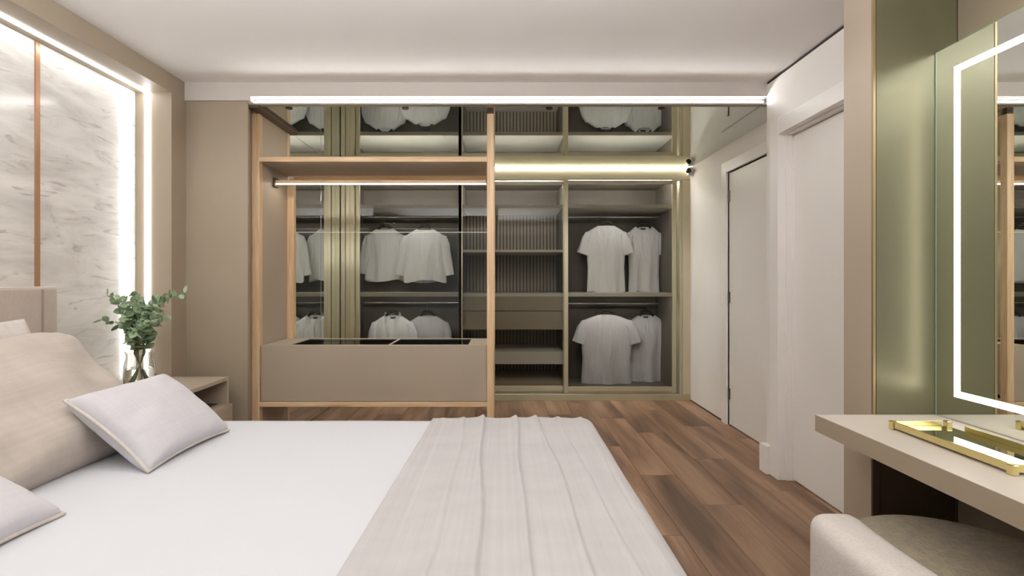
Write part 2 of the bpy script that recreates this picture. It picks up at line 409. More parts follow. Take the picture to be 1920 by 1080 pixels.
# passage wall with second door
boxes('wall_back_right', [((XC, 2.0), (4.0, 5.6), (0, 2.4)), ((XC, 2.0), (3.2, 4.0), (2.1, 2.4)), ((XC, 2.0), (YS, 3.2), (0, 2.4)), ((1.97, 2.0), (YS, 5.6), (0, 2.4))],
      mWhite, None, 0, 'structure')
d2 = box('door_2', (XC+.008, XC+.05), (3.205, 3.997), (.008, 2.092), mDoor, None, .002, 'structure')
boxes('trim_4', [((XC-.018, XC+.03), (4.0, 4.085), (0, 2.19)), ((XC+.02, XC+.07), (3.985, 4.001), (0, 2.1)), ((XC-.018, XC+.03), (3.1, 4.0), (2.1, 2.19)), ((XC-.018, XC+.03), (3.1, 3.2), (0, 2.1))],
      mDoor, None, .003, 'structure')['label'] = 'white casing around the door in the dressing passage'
for z in (.26, 1.06, 1.9):
    bm = bmesh.new()
    tube(bm, [(XC+.006, 3.985, z-.045), (XC+.006, 3.985, z+.045)], .008, 10)
    for k in range(3): tube(bm, [(XC+.006, 3.985, z-.045+k*.031+.001), (XC+.006, 3.985, z-.045+k*.031+.026)], .010, 10)
    obj('hinge', bm, M('hinge_metal', (110, 104, 98), .35, .9), d2, smooth=True, auto=40)
box('baseboard_back', (XC-.006, XC), (4.09, YW-.03), (0, .012), mBrown, None, 0, 'structure')
# rear part of the room, with a window added around the fill light
boxes('wall_rear', [((-2.5, 2.0), (-1.4, -1.34), (0, .12)), ((-2.5, 2.0), (-1.4, -1.34), (2.38, ZC)), ((-2.5, -1.85), (-1.4, -1.34), (.12, 2.38)), ((1.45, 2.0), (-1.4, -1.34), (.12, 2.38))],
      mWhite, None, 0, 'structure')
wf = boxes('added_window_1', [((-1.85, -1.8), (-1.38, -1.345), (.12, 2.38)), ((1.4, 1.45), (-1.38, -1.345), (.12, 2.38)), ((-.225, -.175), (-1.38, -1.345), (.17, 2.33)),
                        ((-1.8, 1.4), (-1.38, -1.345), (.12, .17)), ((-1.8, 1.4), (-1.38, -1.345), (2.33, 2.38))], mWhite, None, 0, 'structure')
box('pane', (-1.8, -.225), (-1.366, -1.36), (.17, 2.33), glass_pane('added_window_glass', (.95, .97, .96, 1), .04), wf, 0)
box('pane', (-.175, 1.4), (-1.366, -1.36), (.17, 2.33), bpy.data.materials['added_window_glass'], wf, 0)
# desk wall (right, near) and its end panel facing the camera
YP = 1.833
boxes('wall_desk', [((XRN, 1.9), (-1.4, YP), (0, ZC))], M('desk_wall_laminate', (134, 122, 104), .5), None, 0, 'structure')
box('seam', (XRN-.0015, XRN+.002), (YP-.012, YP-.006), (0, ZC), mDark, bpy.data.objects['wall_desk'], 0)
ep = thing('end_panel', 'tall taupe panel beside the desk with satin champagne facing', 'panel', (1.56, YP+.07, 0))
box('board', (1.408, XC-.04), (YP, YP+.147), (0, ZC), mTaupe, ep, .001)
box('facing', (1.420, XRN-.001), (YP-.010, YP-.0005), (.69, ZC), mSatin, ep, .001)['label'] = 'satin champagne facing'
box('edge_trim', (1.408, 1.418), (YP-.010, YP-.0005), (.69, ZC), mGoldT, ep, .001)['label'] = 'gold edge strip'
box('lower_facing', (1.436, XRN-.001), (YP-.004, YP-.0005), (0, .63), mBrown, ep, .001)['label'] = 'dark brown facing under the desk'
box('lower_trim', (1.408, 1.434), (YP-.009, YP-.0005), (0, .63), mBrown, ep, .001)

# ------------------------------------------------------------------ built-in wardrobe
wd = thing('wardrobe', 'wide built-in wardrobe with bronze glass sliding doors in champagne frames', 'wardrobe', (.13, YW+.3, 0))
IX0, D1, D2, IX1 = -1.617, -.423, .636, XC
ZH = 2.205
boxes('carcass', [((IX0, IX0+.02), (YW+.06, YB), (.0, ZM)), ((D1-.011, D1+.011), (YW+.08, YB), (.06, ZH)), ((D2-.011, D2+.011), (YW+.08, YB), (.06, ZH)),
                  ((IX1-.12, IX1-.001), (YW+.06, YB), (0, ZM)), ((IX0, IX1), (YW+.06, YB), (ZH+.03, ZM))], mInside, wd)
box('back_panel', (IX0, IX1), (YB, YB+.03), (0, ZM), mInDark, wd, 0)
box('header', (IX0, IX1-.001), (YW-.02, YW+.06), (ZH, ZM-.001), mChampL, wd, .002)
box('plinth', (IX0, IX1-.001), (YW-.025, YW+.06), (0, .062), mChamp, wd, .002)
box('floor_board', (IX0, IX1-.12), (YW+.06, YB), (.04, .078), mInside, wd, 0)
# left pilaster of three upright profiles, right jamb
for a, b_, dy in ((-1.617, -1.575, 0), (-1.573, -1.53, .012), (-1.528, -1.486, .004)):
    box('pilaster', (a, b_), (YW-.02+dy, YW+.06), (.063, ZH-.001), mChamp, wd, .004)
box('jamb', (1.772, 1.80), (YW-.018, YW+.06), (.063, ZH-.001), mChamp, wd, .003)
box('jamb', (1.802, XC-.001), (YW-.02, YW+.06), (.063, ZH-.001), mChampL, wd, .003)
boxes('track', [((-1.484, 1.77), (YW-.012, YW-.006), (.062, .072)), ((-1.484, 1.77), (YW+.024, YW+.03), (.062, .072))], mSteel, wd)
def door(x0, x1, y, hs):
    z0, z1, s = .073, ZH-.003, .042
    fr = boxes('sliding_door', [((x0, x0+s), (y, y+.026), (z0, z1)), ((x1-s, x1), (y, y+.026), (z0, z1)),
                                ((x0+s, x1-s), (y+.001, y+.025), (z1-.034, z1)), ((x0+s, x1-s), (y+.001, y+.025), (z0, z0+.062))], mChamp, wd, .002)
    box('glass', (x0+s-.004, x1-s+.004), (y+.011, y+.016), (z0+.058, z1-.03), mGlassDoor, fr, 0)
    hx = x0 if hs < 0 else x1-.010
    box('grip', (hx, hx+.010), (y-.012, y), (z0, z1), mChamp, fr, .002)
    box('bottom_rail', (x0+s, x1-s), (y-.004, y+.001), (z0+.010, z0+.016), mSteel, fr, 0)
door(-1.484, -.402, YW+.026, 1)
door(-.444, .655, YW+.026, 1)
door(.617, 1.745, YW-.012, -1)
# shelves
SB = YB-.001
def shelf(x0, x1, z, th=.026, mat=mShelf, y0=YW+.09):
    return box('shelf', (x0, x1), (y0, SB), (z-th, z), mat, wd, .001)
bays = ((IX0+.02, D1-.011), (D1+.011, D2-.011), (D2+.011, IX1-.12))
for a, b_ in bays: shelf(a, b_, 1.975)
for a, b_ in bays:
    shelf(a, b_, 1.072)
for a, b_ in bays:
    for zz in (1.975, 1.072):
        box('shelf_lip', (a, b_), (YW+.078, YW+.09), (zz-.036, zz), mShelf, wd, .001)
        box('added_shelf_light', (a+.02, b_-.02), (YW+.093, YW+.103), (zz-.0275, zz-.0262), mLedI, wd, 0)  # strip added to brighten the clothes, hidden behind the added lip
shelf(*bays[1], 1.515)
# top light inside each bay
for a, b_ in bays:
    box('bay_light', (a+.03, b_-.03), (YW+.085, YW+.095), (ZH-.012, ZH-.004), mLedT, wd, 0)
# fluted back of the middle bay
bm = bmesh.new(); a, b_ = bays[1]; n = 27
for i in range(n):
    x = a+(i+.5)*(b_-a)/n
    bx(bm, (x-.0125, x+.0125), (YB-.018, YB), (1.073, 1.948), .004, 1)
obj('fluted_panel', bm, M('fluted_brown', (164, 153, 138), .5), wd, 'stuff')
bm = bmesh.new()
for i in range(n):
    x = a+(i+.5)*(b_-a)/n
    bx(bm, (x-.0125, x+.0125), (YB-.018, YB), (.08, .70), .004, 1)
obj('fluted_panel', bm, bpy.data.materials['fluted_brown'], wd, 'stuff')
# drawers of the middle bay
for z0, z1, yy in ((.892, 1.044, YW+.10), (.70, .884, YW+.085)):
    dr = box('drawer', (a+.004, b_-.004), (yy, SB-.03), (z0, z1), mDrawer, wd, .002)
    box('drawer_front', (a+.004, b_-.004), (yy-.016, yy), (z0, z1), mDrawer, dr, .002)
box('pull_out_tray', (a+.004, b_-.004), (YW+.085, SB-.03), (.345, .475), mShelf, wd, .003)['label'] = 'pale pull-out tray'
box('low_drawer', (a+.004, b_-.004), (YW+.085, SB-.03), (.08, .175), mDrawer, wd, .002)
# hanging rods
RY = YW+.49
for (a_, b__), zz in ((bays[0], 1.90), (bays[0], .955), (bays[2], 1.90), (bays[2], .945)):
    bm = bmesh.new(); tube(bm, [(a_, RY, zz), (b__, RY, zz)], .011, 12)
    obj('hanging_rod', bm, mSteel, wd, smooth=True, auto=40)
# wardrobe front light
t = box('light_strip', (-1.61, XC-.003), (YW-.030, YW-.0205), (ZM-.006, ZM-.002), mLedC, None, 0)
tag(t, 'white light strip along the top of the wardrobe front', 'light strip', 'light strips built into the room')
# sensor in the corner
sn = thing('motion_sensor', 'small white corner sensor with a dark lens above the wardrobe end', 'sensor', (1.845, YW-.06, 2.285))
bm = bmesh.new(); bx(bm, (1.835, XC-.001), (YW-.085, YW-.036), (2.24, 2.322), .012, 3); obj('housing', bm, mWhite, sn)
bm = bmesh.new(); bmesh.ops.create_uvsphere(bm, u_segments=20, v_segments=12, radius=.026)
bmesh.ops.translate(bm, verts=bm.verts, vec=(1.835, YW-.088, 2.283)); obj('lens', bm, mBlack, sn, smooth=True)

# ------------------------------------------------------------------ shirts and hangers
def sup(t, p=2.5):
    c, s = math.cos(t), math.sin(t)
    return math.copysign(abs(c)**(2/p), c), math.copysign(abs(s)**(2/p), s)

def make_shirt(hl, label, cx, y, ztop, zhem, hw, sleeve, mat, seed, rodz, scoop=.035, hem=1.0, collar=False, tag_mark=True, slw=1.0, group='shirts hanging in the wardrobe', cat='shirt', name='t_shirt'):
    rnd = random.Random(seed)
    nt = 56
    bm = bmesh.new()
    H = ztop-zhem; zs = ztop-.042
    ph = [rnd.uniform(0, 6.28) for _ in range(4)]
    def ring(w, d, z, rip, zf):
        vs = []
        for k in range(nt):
            a = 2*PI*k/nt; c, s = sup(a)
            x = w*c; yy = d*s
            yy += rip*(math.sin(x*44/(hw/.2)+ph[0])*.45 + math.sin(x*23/(hw/.2)+ph[1])*.6)
            vs.append(bm.verts.new((cx+x, y+yy, z+zf(x, s)+rip*.5*math.sin(a*3+ph[2]))))
        return vs
    rings = []
    lv = [(0, hem, .036), (.02, hem*.998, .038), (.12, hem*.985, .040), (.25, hem*.965, .042), (.4, .945, .045), (.55, .98, .05), (.68, 1.0, .055), (.78, .99, .056)]
    for t, ws, d in lv:
        rings.append(ring(hw*ws, d, zhem+(zs-zhem)*t, .032*(1-t)**.9, lambda x, s: 0))
    nw = .094
    for q in (0, .25, .5, .75, 1):
        # shoulders: rise toward the neck
        w_ = hw*.97*(1-q)+nw*q
        zz = zs-.03+(ztop-zs+.03)*(q**.85)
        dd = .054*(1-q)+.042*q
        f = q**3
        rings.append(ring(w_, dd, zz, 0, lambda x, s, f=f: (-scoop*f*max(0, 1-(x/nw)**2) if s < 0 else 0)))
    loft(bm, rings, False, False)
    # neck band turned inwards
    last = rings[-1]
    inner = [bm.verts.new((cx+(v.co.x-cx)*.86, y+(v.co.y-y)*.8, v.co.z-.006)) for v in last]
    inner2 = [bm.verts.new((cx+(v.co.x-cx)*.95, y+(v.co.y-y)*.9, v.co.z-.07)) for v in last]
    loft(bm, [last, inner, inner2], False, False)
    # hem turned inwards so the cloth has thickness
    h0 = rings[0]
    loft(bm, [[bm.verts.new((cx+(v.co.x-cx)*.96, y+(v.co.y-y)*.75, v.co.z+.03)) for v in h0], h0], False, False)
    # sleeves
    for sd in (-1, 1):
        if sleeve == 'none': continue
        if sleeve == 'short':
            path = [(hw*.68, -.052), (hw*.84, -.072), (hw*.95, -.125), (hw*1.0+.015*slw, -.2), (hw*1.0+.045*slw, -.275)]
            rad = [r_*(.55+.45*slw) for r_ in (.040, .060, .070, .071, .072)]; dep = [.032, .045, .046, .042, .040]
        else:
            path = [(hw*.68, -.052), (hw*.84, -.075), (hw*.97, -.15), (hw+.015, -.28), (hw+.035, -.39), (hw+.05, -.47)]
            rad = [.040, .060, .062, .056, .05, .046]; dep = [.035, .042, .038, .034, .03, .028]
        rs = []
        jx = rnd.uniform(-.012, .012)
        for i, ((px, pz), r, d) in enumerate(zip(path, rad, dep)):
            i0, i1 = max(0, i-1), min(len(path)-1, i+1)
            tx, tz = path[i1][0]-path[i0][0], path[i1][1]-path[i0][1]
            l = math.hypot(tx, tz); tx /= l; tz /= l
            nx, nz = -tz, tx
            vs = []
            for k in range(20):
                c, s = sup(2*PI*k/20, 2.2)
                vs.append(bm.verts.new((cx+sd*(px+nx*r*c)+jx*i*.3, y+d*s+.006*math.sin(k*1.3+i+ph[3]), ztop-.03+pz+nz*r*c)))
            rs.append(vs)
        end = rs[-1]; cen = sum((v.co for v in end), Vector())/20
        back = [bm.verts.new(cen+(v.co-cen)*.86+Vector((-sd*.01, 0, .035))) for v in end]
        rs.append(back)
        loft(bm, rs, False, True)
    for v in bm.verts:
        nz_ = noise.noise(Vector((v.co.x*9+seed, v.co.z*5, seed*1.7)))
        v.co.y += nz_*.008
    o = obj(name, bm, mat, None, smooth=True, auto=60)
    o.location = (0, 0, 0)
    tag(o, label, cat, group)
    if tag_mark:
        box('neck_label', (cx-.028, cx+.028), (y+.022, y+.027), (ztop-.034, ztop-.014), mLabel, o, .001)['label'] = 'dark label inside the neck'
    if collar:
        bm = bmesh.new()
        for sd in (-1, 1):
            pts = [(0, .045, .035), (.05, .036, .04), (.085, .004, .036), (.075, -.034, .012), (.03, -.056, -.035)]
            lo = [(0, .055, -.012), (.055, .045, -.012), (.098, .006, -.016), (.092, -.044, -.052), (.052, -.066, -.088)]
            a_ = [bm.verts.new((cx+sd*p[0], y+p[1], ztop+p[2])) for p in pts]
            b2 = [bm.verts.new((cx+sd*p[0], y+p[1], ztop+p[2])) for p in lo]
            for i in range(4): bm.faces.new((a_[i], a_[i+1], b2[i+1], b2[i]))
        bmesh.ops.solidify(bm, geom=bm.faces[:], thickness=.004)
        obj('collar', bm, mat, o, smooth=True, auto=50)
        box('placket', (cx-.016, cx+.016), (y-.066, y-.05), (zhem+.05, ztop-.11), mat, o, .003)
        for i in range(5):
            bm = bmesh.new(); lathe(bm, [(.001, -.002), (.006, -.0015), (.006, .0015), (.001, .002)], (cx, y-.066, ztop-.16-i*.1), 10)
            obj('button', bm, mShirtG, o)
    # hanger
    h = thing('clothes_hanger', hl, 'hanger', (cx, y, ztop), 'black hangers on the wardrobe rods')
    bm = bmesh.new(); pts = []; wv = hw*.72
    for i in range(17):
        u = -1+i/8; pts.append((cx+u*wv, y, ztop+.045-.12*abs(u)**1.5))
    tube(bm, pts, [.007]+[.013]*15+[.007], 10)
    pts2 = [(cx+.06*math.cos(a), y, ztop+.028+.03*math.sin(a)) for a in [PI*i/10 for i in range(11)]]
    tube(bm, pts2, .008, 8)
    obj('shoulder_bar', bm, mBlack, h, smooth=True)
    bm = bmesh.new(); r_ = .016
    yr = RY
    hp = [(cx, y, ztop+.05), (cx, y+(yr-y)*.3, ztop+.05), (cx, yr+r_*1.0, rodz-.015)]
    hp += [(cx, yr+r_*math.cos(a), rodz+r_*math.sin(a)) for a in [PI*i/8 for i in range(0, 9)]]
    tube(bm, hp, .0028, 6)
    obj('hook', bm, mSteel, h, smooth=True)
    return o
K = 5.08/900
def P(px, D): return (px-942)*D/900
def Zp(py, D): return 1.2-(py-526)*D/900
make_shirt('black hanger in the overlapping white t-shirt on the upper rod behind the end door',
           'white short-sleeved t-shirt hanging on the upper rod behind the end door, overlapping its neighbour', P(1136, 5.24), 5.24, Zp(424, 5.24), Zp(549, 5.24), .213, 'short', mShirt, 3, 1.90, .0, 1.0, slw=.9)
make_shirt('black hanger in the round-neck t-shirt close to the wardrobe end',
           'white round-neck t-shirt hanging on the upper rod behind the end door, close to the frame', P(1207, 5.36), 5.36, Zp(425, 5.36), Zp(549, 5.36), .178, 'short', mShirt, 9, 1.90, .07, .98, slw=.75)
make_shirt('black hanger in the wide pale grey t-shirt on the lower rod',
           'wide pale grey t-shirt hanging on the lower rod behind the end door', P(1137, 5.24), 5.24, Zp(590, 5.24), Zp(722, 5.24), .275, 'short', mShirtG, 5, .945, .0, 1.0, slw=.9)
make_shirt('black hanger in the capped-sleeve top on the lower rod',
           'pale grey capped-sleeve top hanging on the lower rod behind the end door, half hidden', P(1212, 5.36), 5.36, Zp(591, 5.36), Zp(724, 5.36), .192, 'short', mShirtG, 12, .945, .03, 1.12, slw=.4)
make_shirt('black hanger in the long-sleeved top on the upper rod beside the pilaster',
           'white long-sleeved top hanging on the upper rod beside the pilaster', P(722, 5.36), 5.36, Zp(429, 5.36), Zp(526, 5.36), .197, 'long', mShirt, 21, 1.90, .02, 1.12, name='long_sleeved_top', tag_mark=False)
make_shirt('black hanger in the long-sleeved top nearest the middle of the upper rod',
           'white long-sleeved top hanging on the upper rod nearer the middle of the wardrobe', P(797, 5.24), 5.24, Zp(430, 5.24), Zp(528, 5.24), .213, 'long', mShirt, 27, 1.90, .015, 1.1, name='long_sleeved_top', tag_mark=False)
make_shirt('black hanger in the open-collared shirt above the display box',
           'pale shirt with open collar hanging on the lower rod beside the pilaster', P(736, 5.24), 5.24, Zp(592, 5.24), .22, .207, 'long', mShirt, 33, .955, .05, 1.05, collar=True, name='collared_shirt')
make_shirt('black hanger in the pale grey collarless top above the display box',
           'pale grey collarless top hanging on the lower rod nearer the middle of the wardrobe', P(802, 5.36), 5.36, Zp(592, 5.36), .24, .212, 'long', mShirtG, 38, .955, .01, 1.05, name='long_sleeved_top', tag_mark=False)

# ------------------------------------------------------------------ oak framed open shelf unit
un = thing('open_shelf_unit', 'tall open unit with light oak frame and floating taupe box, before the wardrobe', 'shelf unit', (-.86, 3.4, 0))
UX0, UX1, UX2, UX3 = -1.661, -1.611, -.1025, -.0565
ZT = 2.306
for x0, x1 in ((UX0, UX1), (UX2, UX3)):
    box('post', (x0, x1), (YU, YU+.045), (0, ZT), mOak, un, .0015)
    box('post', (x0, x1), (YUR-.04, YUR), (0, ZT), mOak, un, .0015)
box('post', (UX1, UX1+.046), (YUR-.04, YUR), (.76, 1.947), mOak, un, .0015)
for x0, x1 in ((UX0, UX1), (UX2, UX3)):
    if x0 > -1: box('depth_rail', (x0, x1), (YU+.045, YUR-.04), (ZT-.045, ZT), mOak, un, .001)
    box('depth_rail', (x0, x1), (YU+.045, YUR-.04), (.363, .394), mOak, un, .001)
box('side_panel', (UX0+.004, UX1-.003), (YU+.046, YUR-.041), (0, .362), mTaupe, un, 0)
box('side_panel', (UX0+.004, UX1-.003), (YU+.046, YUR-.041), (.395, ZT), mTaupe, un, 0)
for y in (YU+.004, YUR-.036): box('cap', (UX2+.002, UX3-.002), (y, y+.03), (ZT, ZM-.0005), mBrown, un, .001)
sh = box('shelf', (UX1, UX2), (YU+.006, YUR), (1.99, 2.018), mTaupe, un, 0)
box('shelf_edge', (UX1, UX2), (YU, YU+.006), (1.988, 2.02), mOakX, sh, .001)
box('rear_rail', (UX1+.046, UX2), (YUR-.035, YUR), (1.947, 1.989), mOakX, un, .001)
box('front_rail', (UX1, UX2), (YU, YU+.04), (.363, .394), mOakX, un, .0015)
box('rear_post_rail', (UX1, UX2), (YUR-.04, YUR), (.363, .394), mOakX, un, .0015)
# lit clothes rail
rl = box('clothes_rail', (UX1, UX2), (3.385, 3.415), (1.886, 1.908), mOakX, un, .002)
box('rail_light', (UX1+.004, UX2-.004), (3.390, 3.410), (1.881, 1.886), mLedR, rl, 0)
bm = bmesh.new(); bx(bm, (UX1, UX1+.012), (3.37, 3.43), (1.86, 1.925), .004); obj('bracket', bm, mBrown, rl)
bm = bmesh.new(); bx(bm, (UX2-.012, UX2), (3.37, 3.43), (1.86, 1.925), .004); obj('bracket', bm, mBrown, rl)
# floating box with smoked glass top
b0, b1, zb0, zb1 = UX1+.006, UX2-.004, .398, .755
bo = boxes('display_box', [((b0, b1), (YU+.012, YU+.03), (zb0, zb1)), ((b0, b1), (YUR-.06, YUR-.045), (zb0, zb1)), ((b0, b0+.018), (YU+.03, YUR-.06), (zb0, zb1)),
                           ((b1-.018, b1), (YU+.03, YUR-.06), (zb0, zb1)), ((b0, b1), (YU+.03, YUR-.06), (zb0, zb0+.02))], mTaupe, un, 0)
gx = [(-1.43, -.772), (-.757, -.23)]
gy = (YU+.065, YUR-.075)
boxes('box_top', [((b0, gx[0][0]), (YU+.012, YUR-.045), (zb1, zb1+.012)), ((gx[1][1], b1), (YU+.012, YUR-.045), (zb1, zb1+.012)),
                  ((gx[0][0], gx[1][1]), (YU+.012, gy[0]), (zb1, zb1+.012)), ((gx[0][0], gx[1][1]), (gy[1], YUR-.045), (zb1, zb1+.012)),
                  ((gx[0][1], gx[1][0]), gy, (zb1, zb1+.012))], mTaupe, bo, 0)
for g in gx:
    box('glass_lid', g, gy, (zb1+.003, zb1+.009), mGlassTop, bo, 0)['label'] = 'smoked glass lid'
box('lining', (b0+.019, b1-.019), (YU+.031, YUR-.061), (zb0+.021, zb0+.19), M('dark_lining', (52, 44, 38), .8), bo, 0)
# low clear glass back with polished top edge
gb = box('glass_back', (UX1+.047, UX2-.001), (YUR-.022, YUR-.016), (zb1+.02, 1.562), glass_pane('clear_back_glass', (.98, .985, .98, 1), .006), un, 0)
box('glass_edge', (UX1+.047, UX2-.001), (YUR-.022, YUR-.016), (1.562, 1.566), M('polished_glass_edge', (216, 214, 204), .2), gb, 0)

# ------------------------------------------------------------------ bed
BX0, BX1, BY0, BY1, BZ = -2.08, .395, .28, 2.165, .58
bed = thing('bed', 'large bed with beige upholstered headboard standing against the marble niche', 'bed', (-.85, 1.22, 0))
bm = bmesh.new(); bx(bm, (BX0+.02, BX1-.03), (BY0+.03, BY1-.03), (.04, .30), .02, 3); obj('base', bm, mBase, bed, smooth=True, auto=40)
bm = bmesh.new(); bx(bm, (BX0+.01, BX1-.02), (BY0+.02, BY1-.02), (.30, .565), .05, 4); obj('mattress', bm, mDuvet, bed, smooth=True, auto=60)
for x in (-1.95, .25):
    for y in (.42, 2.02):
        box('leg', (x-.03, x+.03), (y-.03, y+.03), (0, .04), mBrown, bed, .004)
HY = 2.25
bm = bmesh.new(); bx(bm, (-2.232, BX0), (.2, HY), (.02, 1.172), .016, 3); hb = obj('headboard', bm, mHead, bed, smooth=True, auto=40)
bm = bmesh.new()
tube(bm, [(BX0-.008, .21, 1.168), (BX0-.008, HY-.014, 1.168), (BX0-.008, HY-.006, 1.158), (BX0-.008, HY-.006, .04)], .005, 8)
obj('piping', bm, M('headboard_piping', (206, 194, 182), .8), hb, smooth=True)
bm = bmesh.new(); bx(bm, (BX0-.004, BX0+.006), (HY-.085, HY-.078), (.3, 1.16), .001); obj('seam', bm, M('headboard_seam', (160, 146, 134), .9), hb)

def bend(d, r):
    """distance along the cloth past the edge -> (outward, down)"""
    q = r*PI/2
    if d <= 0: return 0, 0
    if d < q: a = d/r; return r*math.sin(a), r*(1-math.cos(a))
    return r, r+(d-q)
def drape(x0, x1, y0, y1, z, r, over, nx, ny, ext, f=None, thick=.006):
    """cloth over a box top; ext = which sides hang (x0,x1,y0,y1)"""
    us = []; vs = []
    def axis(a, b, ea, eb, n):
        lo = a-(over if ea else -0); hi = b+(over if eb else 0)
        return [lo+(hi-lo)*i/n for i in range(n+1)]
    U = axis(x0+r if ext[0] else x0, x1-r if ext[1] else x1, ext[0], ext[1], nx)
    V = axis(y0+r if ext[2] else y0, y1-r if ext[3] else y1, ext[2], ext[3], ny)
    xa, xb = (x0+r if ext[0] else x0), (x1-r if ext[1] else x1)
    ya, yb = (y0+r if ext[2] else y0), (y1-r if ext[3] else y1)
    bm = bmesh.new(); G = []
    for u in U:
        row = []
        for v in V:
            cu, cv = min(max(u, xa), xb), min(max(v, ya), yb)
            du, dv = u-cu, v-cv
            d = math.hypot(du, dv)
            o, dn = bend(d, r)
            if d > 0: du /= d; dv /= d
            h = f(u, v, d) if f else 0
            # normal direction mix
            k = min(1, d/(r*PI/2)) if d > 0 else 0
            nrm = Vector((du*math.sin(k*PI/2), dv*math.sin(k*PI/2), math.cos(k*PI/2)))
            row.append(bm.verts.new(Vector((cu+du*o, cv+dv*o, z-dn))+nrm*h))
        G.append(row)
    for i in range(len(U)-1):
        for j in range(len(V)-1):
            bm.faces.new((G[i][j], G[i+1][j], G[i+1][j+1], G[i][j+1]))
    bmesh.ops.recalc_face_normals(bm, faces=bm.faces)
    if sum(f_.normal.z for f_ in bm.faces) < 0: bmesh.ops.reverse_faces(bm, faces=bm.faces)
    bmesh.ops.solidify(bm, geom=bm.faces[:], thickness=thick)
    return bm
def fd(u, v, d):
    return .004*noise.noise(Vector((u*2.2, v*2.2, 3)))+(.006*noise.noise(Vector((u*5, v*5, 8))) if d > .1 else 0)
bm = drape(BX0+.02, BX1, BY0, BY1, BZ, .05, .34, 70, 60, (0, 1, 1, 1), fd)
dv = obj('bedspread', bm, mDuvet, None, smooth=True); tag(dv, 'smooth white bedspread covering the bed', 'bedspread')
folds = [(-.075, -.055, .012), (.05, .082, .011), (.145, .215, .010), (.255, .285, .006), (-.165, -.155, .006), (.345, .36, .004)]
def ft(u, v, d):
    t_ = (v-BY0)/(BY1-BY0); h = 0
    for xf, xn, a in folds:
        x = xn+(xf-xn)*t_ + .010*math.sin(v*3.1+xf*20)+.004*math.sin(v*9+xf*50)
        s = u-x
        h += a*math.exp(-(s/.016)**2)*(1 if s < 0 else math.exp(-(s/.005)**2))
        h += a*.35*math.exp(-(s/.05)**2)
    h += .003*noise.noise(Vector((u*14, v*1.5, 1)))+.0012*noise.noise(Vector((u*60, v*4, 5)))
    if d > .1: h += .008*noise.noise(Vector((u*7, v*7, 2)))+.006
    return h
bm = drape(-.335, BX1+.014, BY0-.014, BY1+.012, BZ+.012, .062, .36, 240, 90, (0, 1, 1, 1), ft, .005)
# the free edge runs slightly askew
for v in bm.verts:
    if v.co.x < -.25: v.co.x += (v.co.y-1.2)*.03*min(1, (-.25-v.co.x)/.08)
th = obj('throw_blanket', bm, mThrow, None, smooth=True); tag(th, 'pale linen throw with raised folds across the foot of the bed', 'blanket')

def pillow(name, label, w, h, t, mat, n=44, pinch=.05, group=None, cat='pillow', seed=1, wr=.006, piping=None, rim=.006):
    bm = bmesh.new(); top = []; bot = []
    for i in range(n+1):
        ra, rb = [], []
        for j in range(n+1):
            u, v = -1+2*i/n, -1+2*j/n
            x = u*w/2*(1-pinch*(1-v*v)*abs(u)**2*0 - pinch*(1-abs(v)**2.2)*(abs(u)**3))
            y_ = v*h/2*(1-pinch*(1-abs(u)**2.2)*(abs(v)**3))
            k = max(0, (1-abs(u)**2.6))*max(0, (1-abs(v)**2.6))
            z = t/2*k**.42
            e = 1-max(abs(u), abs(v))
            wr_ = wr*noise.noise(Vector((u*2.3+seed, v*2.3, seed)))*min(1, e*6)
            wr_ += wr*.9*noise.noise(Vector((math.atan2(v, u)*3.5, seed*2, (u*u+v*v)*.8)))*min(1, e*5)*(u*u+v*v)*.6
            edge = (i in (0, n) or j in (0, n))
            a = bm.verts.new((x, y_, z+wr_+(rim if not edge else 0)))
            ra.append(a); rb.append(a if edge else bm.verts.new((x, y_, -z+wr_*.4-rim)))
        top.append(ra); bot.append(rb)
    for i in range(n):
        for j in range(n):
            bm.faces.new((top[i][j], top[i+1][j], top[i+1][j+1], top[i][j+1]))
            q = (bot[i][j], bot[i][j+1], bot[i+1][j+1], bot[i+1][j])
            if len(set(q)) >= 3: bm.faces.new(q)
    per = [top[i][0].co.copy() for i in range(n)]+[top[n][j].co.copy() for j in range(n)]+[top[i][n].co.copy() for i in range(n, 0, -1)]+[top[0][j].co.copy() for j in range(n, 0, -1)]
    o = obj(name, bm, mat, None, smooth=True)
    tag(o, label, cat, group)
    if piping:
        bm = bmesh.new(); tube(bm, per, .0055, 8, True)
        p = obj('piping', bm, piping, o, smooth=True, local=True)
    return o
def place(o, c, ydir, up):
    """local x -> ydir (along the width), local y -> up (towards the top edge), local z -> out"""
    a = Vector(ydir).normalized(); b = Vector(up); b = (b-a*b.dot(a)).normalized(); n_ = a.cross(b)
    m = Matrix((a, b, n_)).transposed().to_4x4(); m.translation = Vector(c); o.matrix_world = m
    o.rotation_mode = 'XYZ'
G1 = 'pillows leaning at the head of the bed'
o = pillow('pillow', 'large creased beige linen pillow leaning back, behind the pale lilac cushions', .78, .62, .22, mLinen, seed=4, wr=.034, pinch=.08, group=G1)
place(o, (-1.60, 1.56, .775), (.06, 1, .02), (-.46, .06, .40))
o = pillow('pillow', 'pale linen pillow upright against the headboard, only its corner showing above the creased one', .72, .50, .17, mPale, seed=9, wr=.012, pinch=.06, group=G1)
place(o, (-1.92, 1.64, .805), (.02, 1, .0), (-.16, .03, .46))
o = pillow('cushion', 'small pale lilac cushion with piped edge leaning on the creased beige pillow', .43, .355, .13, mLilac, seed=14, wr=.008, pinch=.085, group='small lilac cushions on the bed', cat='cushion', piping=mPale)
place(o, (-1.265, 1.755, .70), (.03, 1, .0), (-.27, .0, .22))
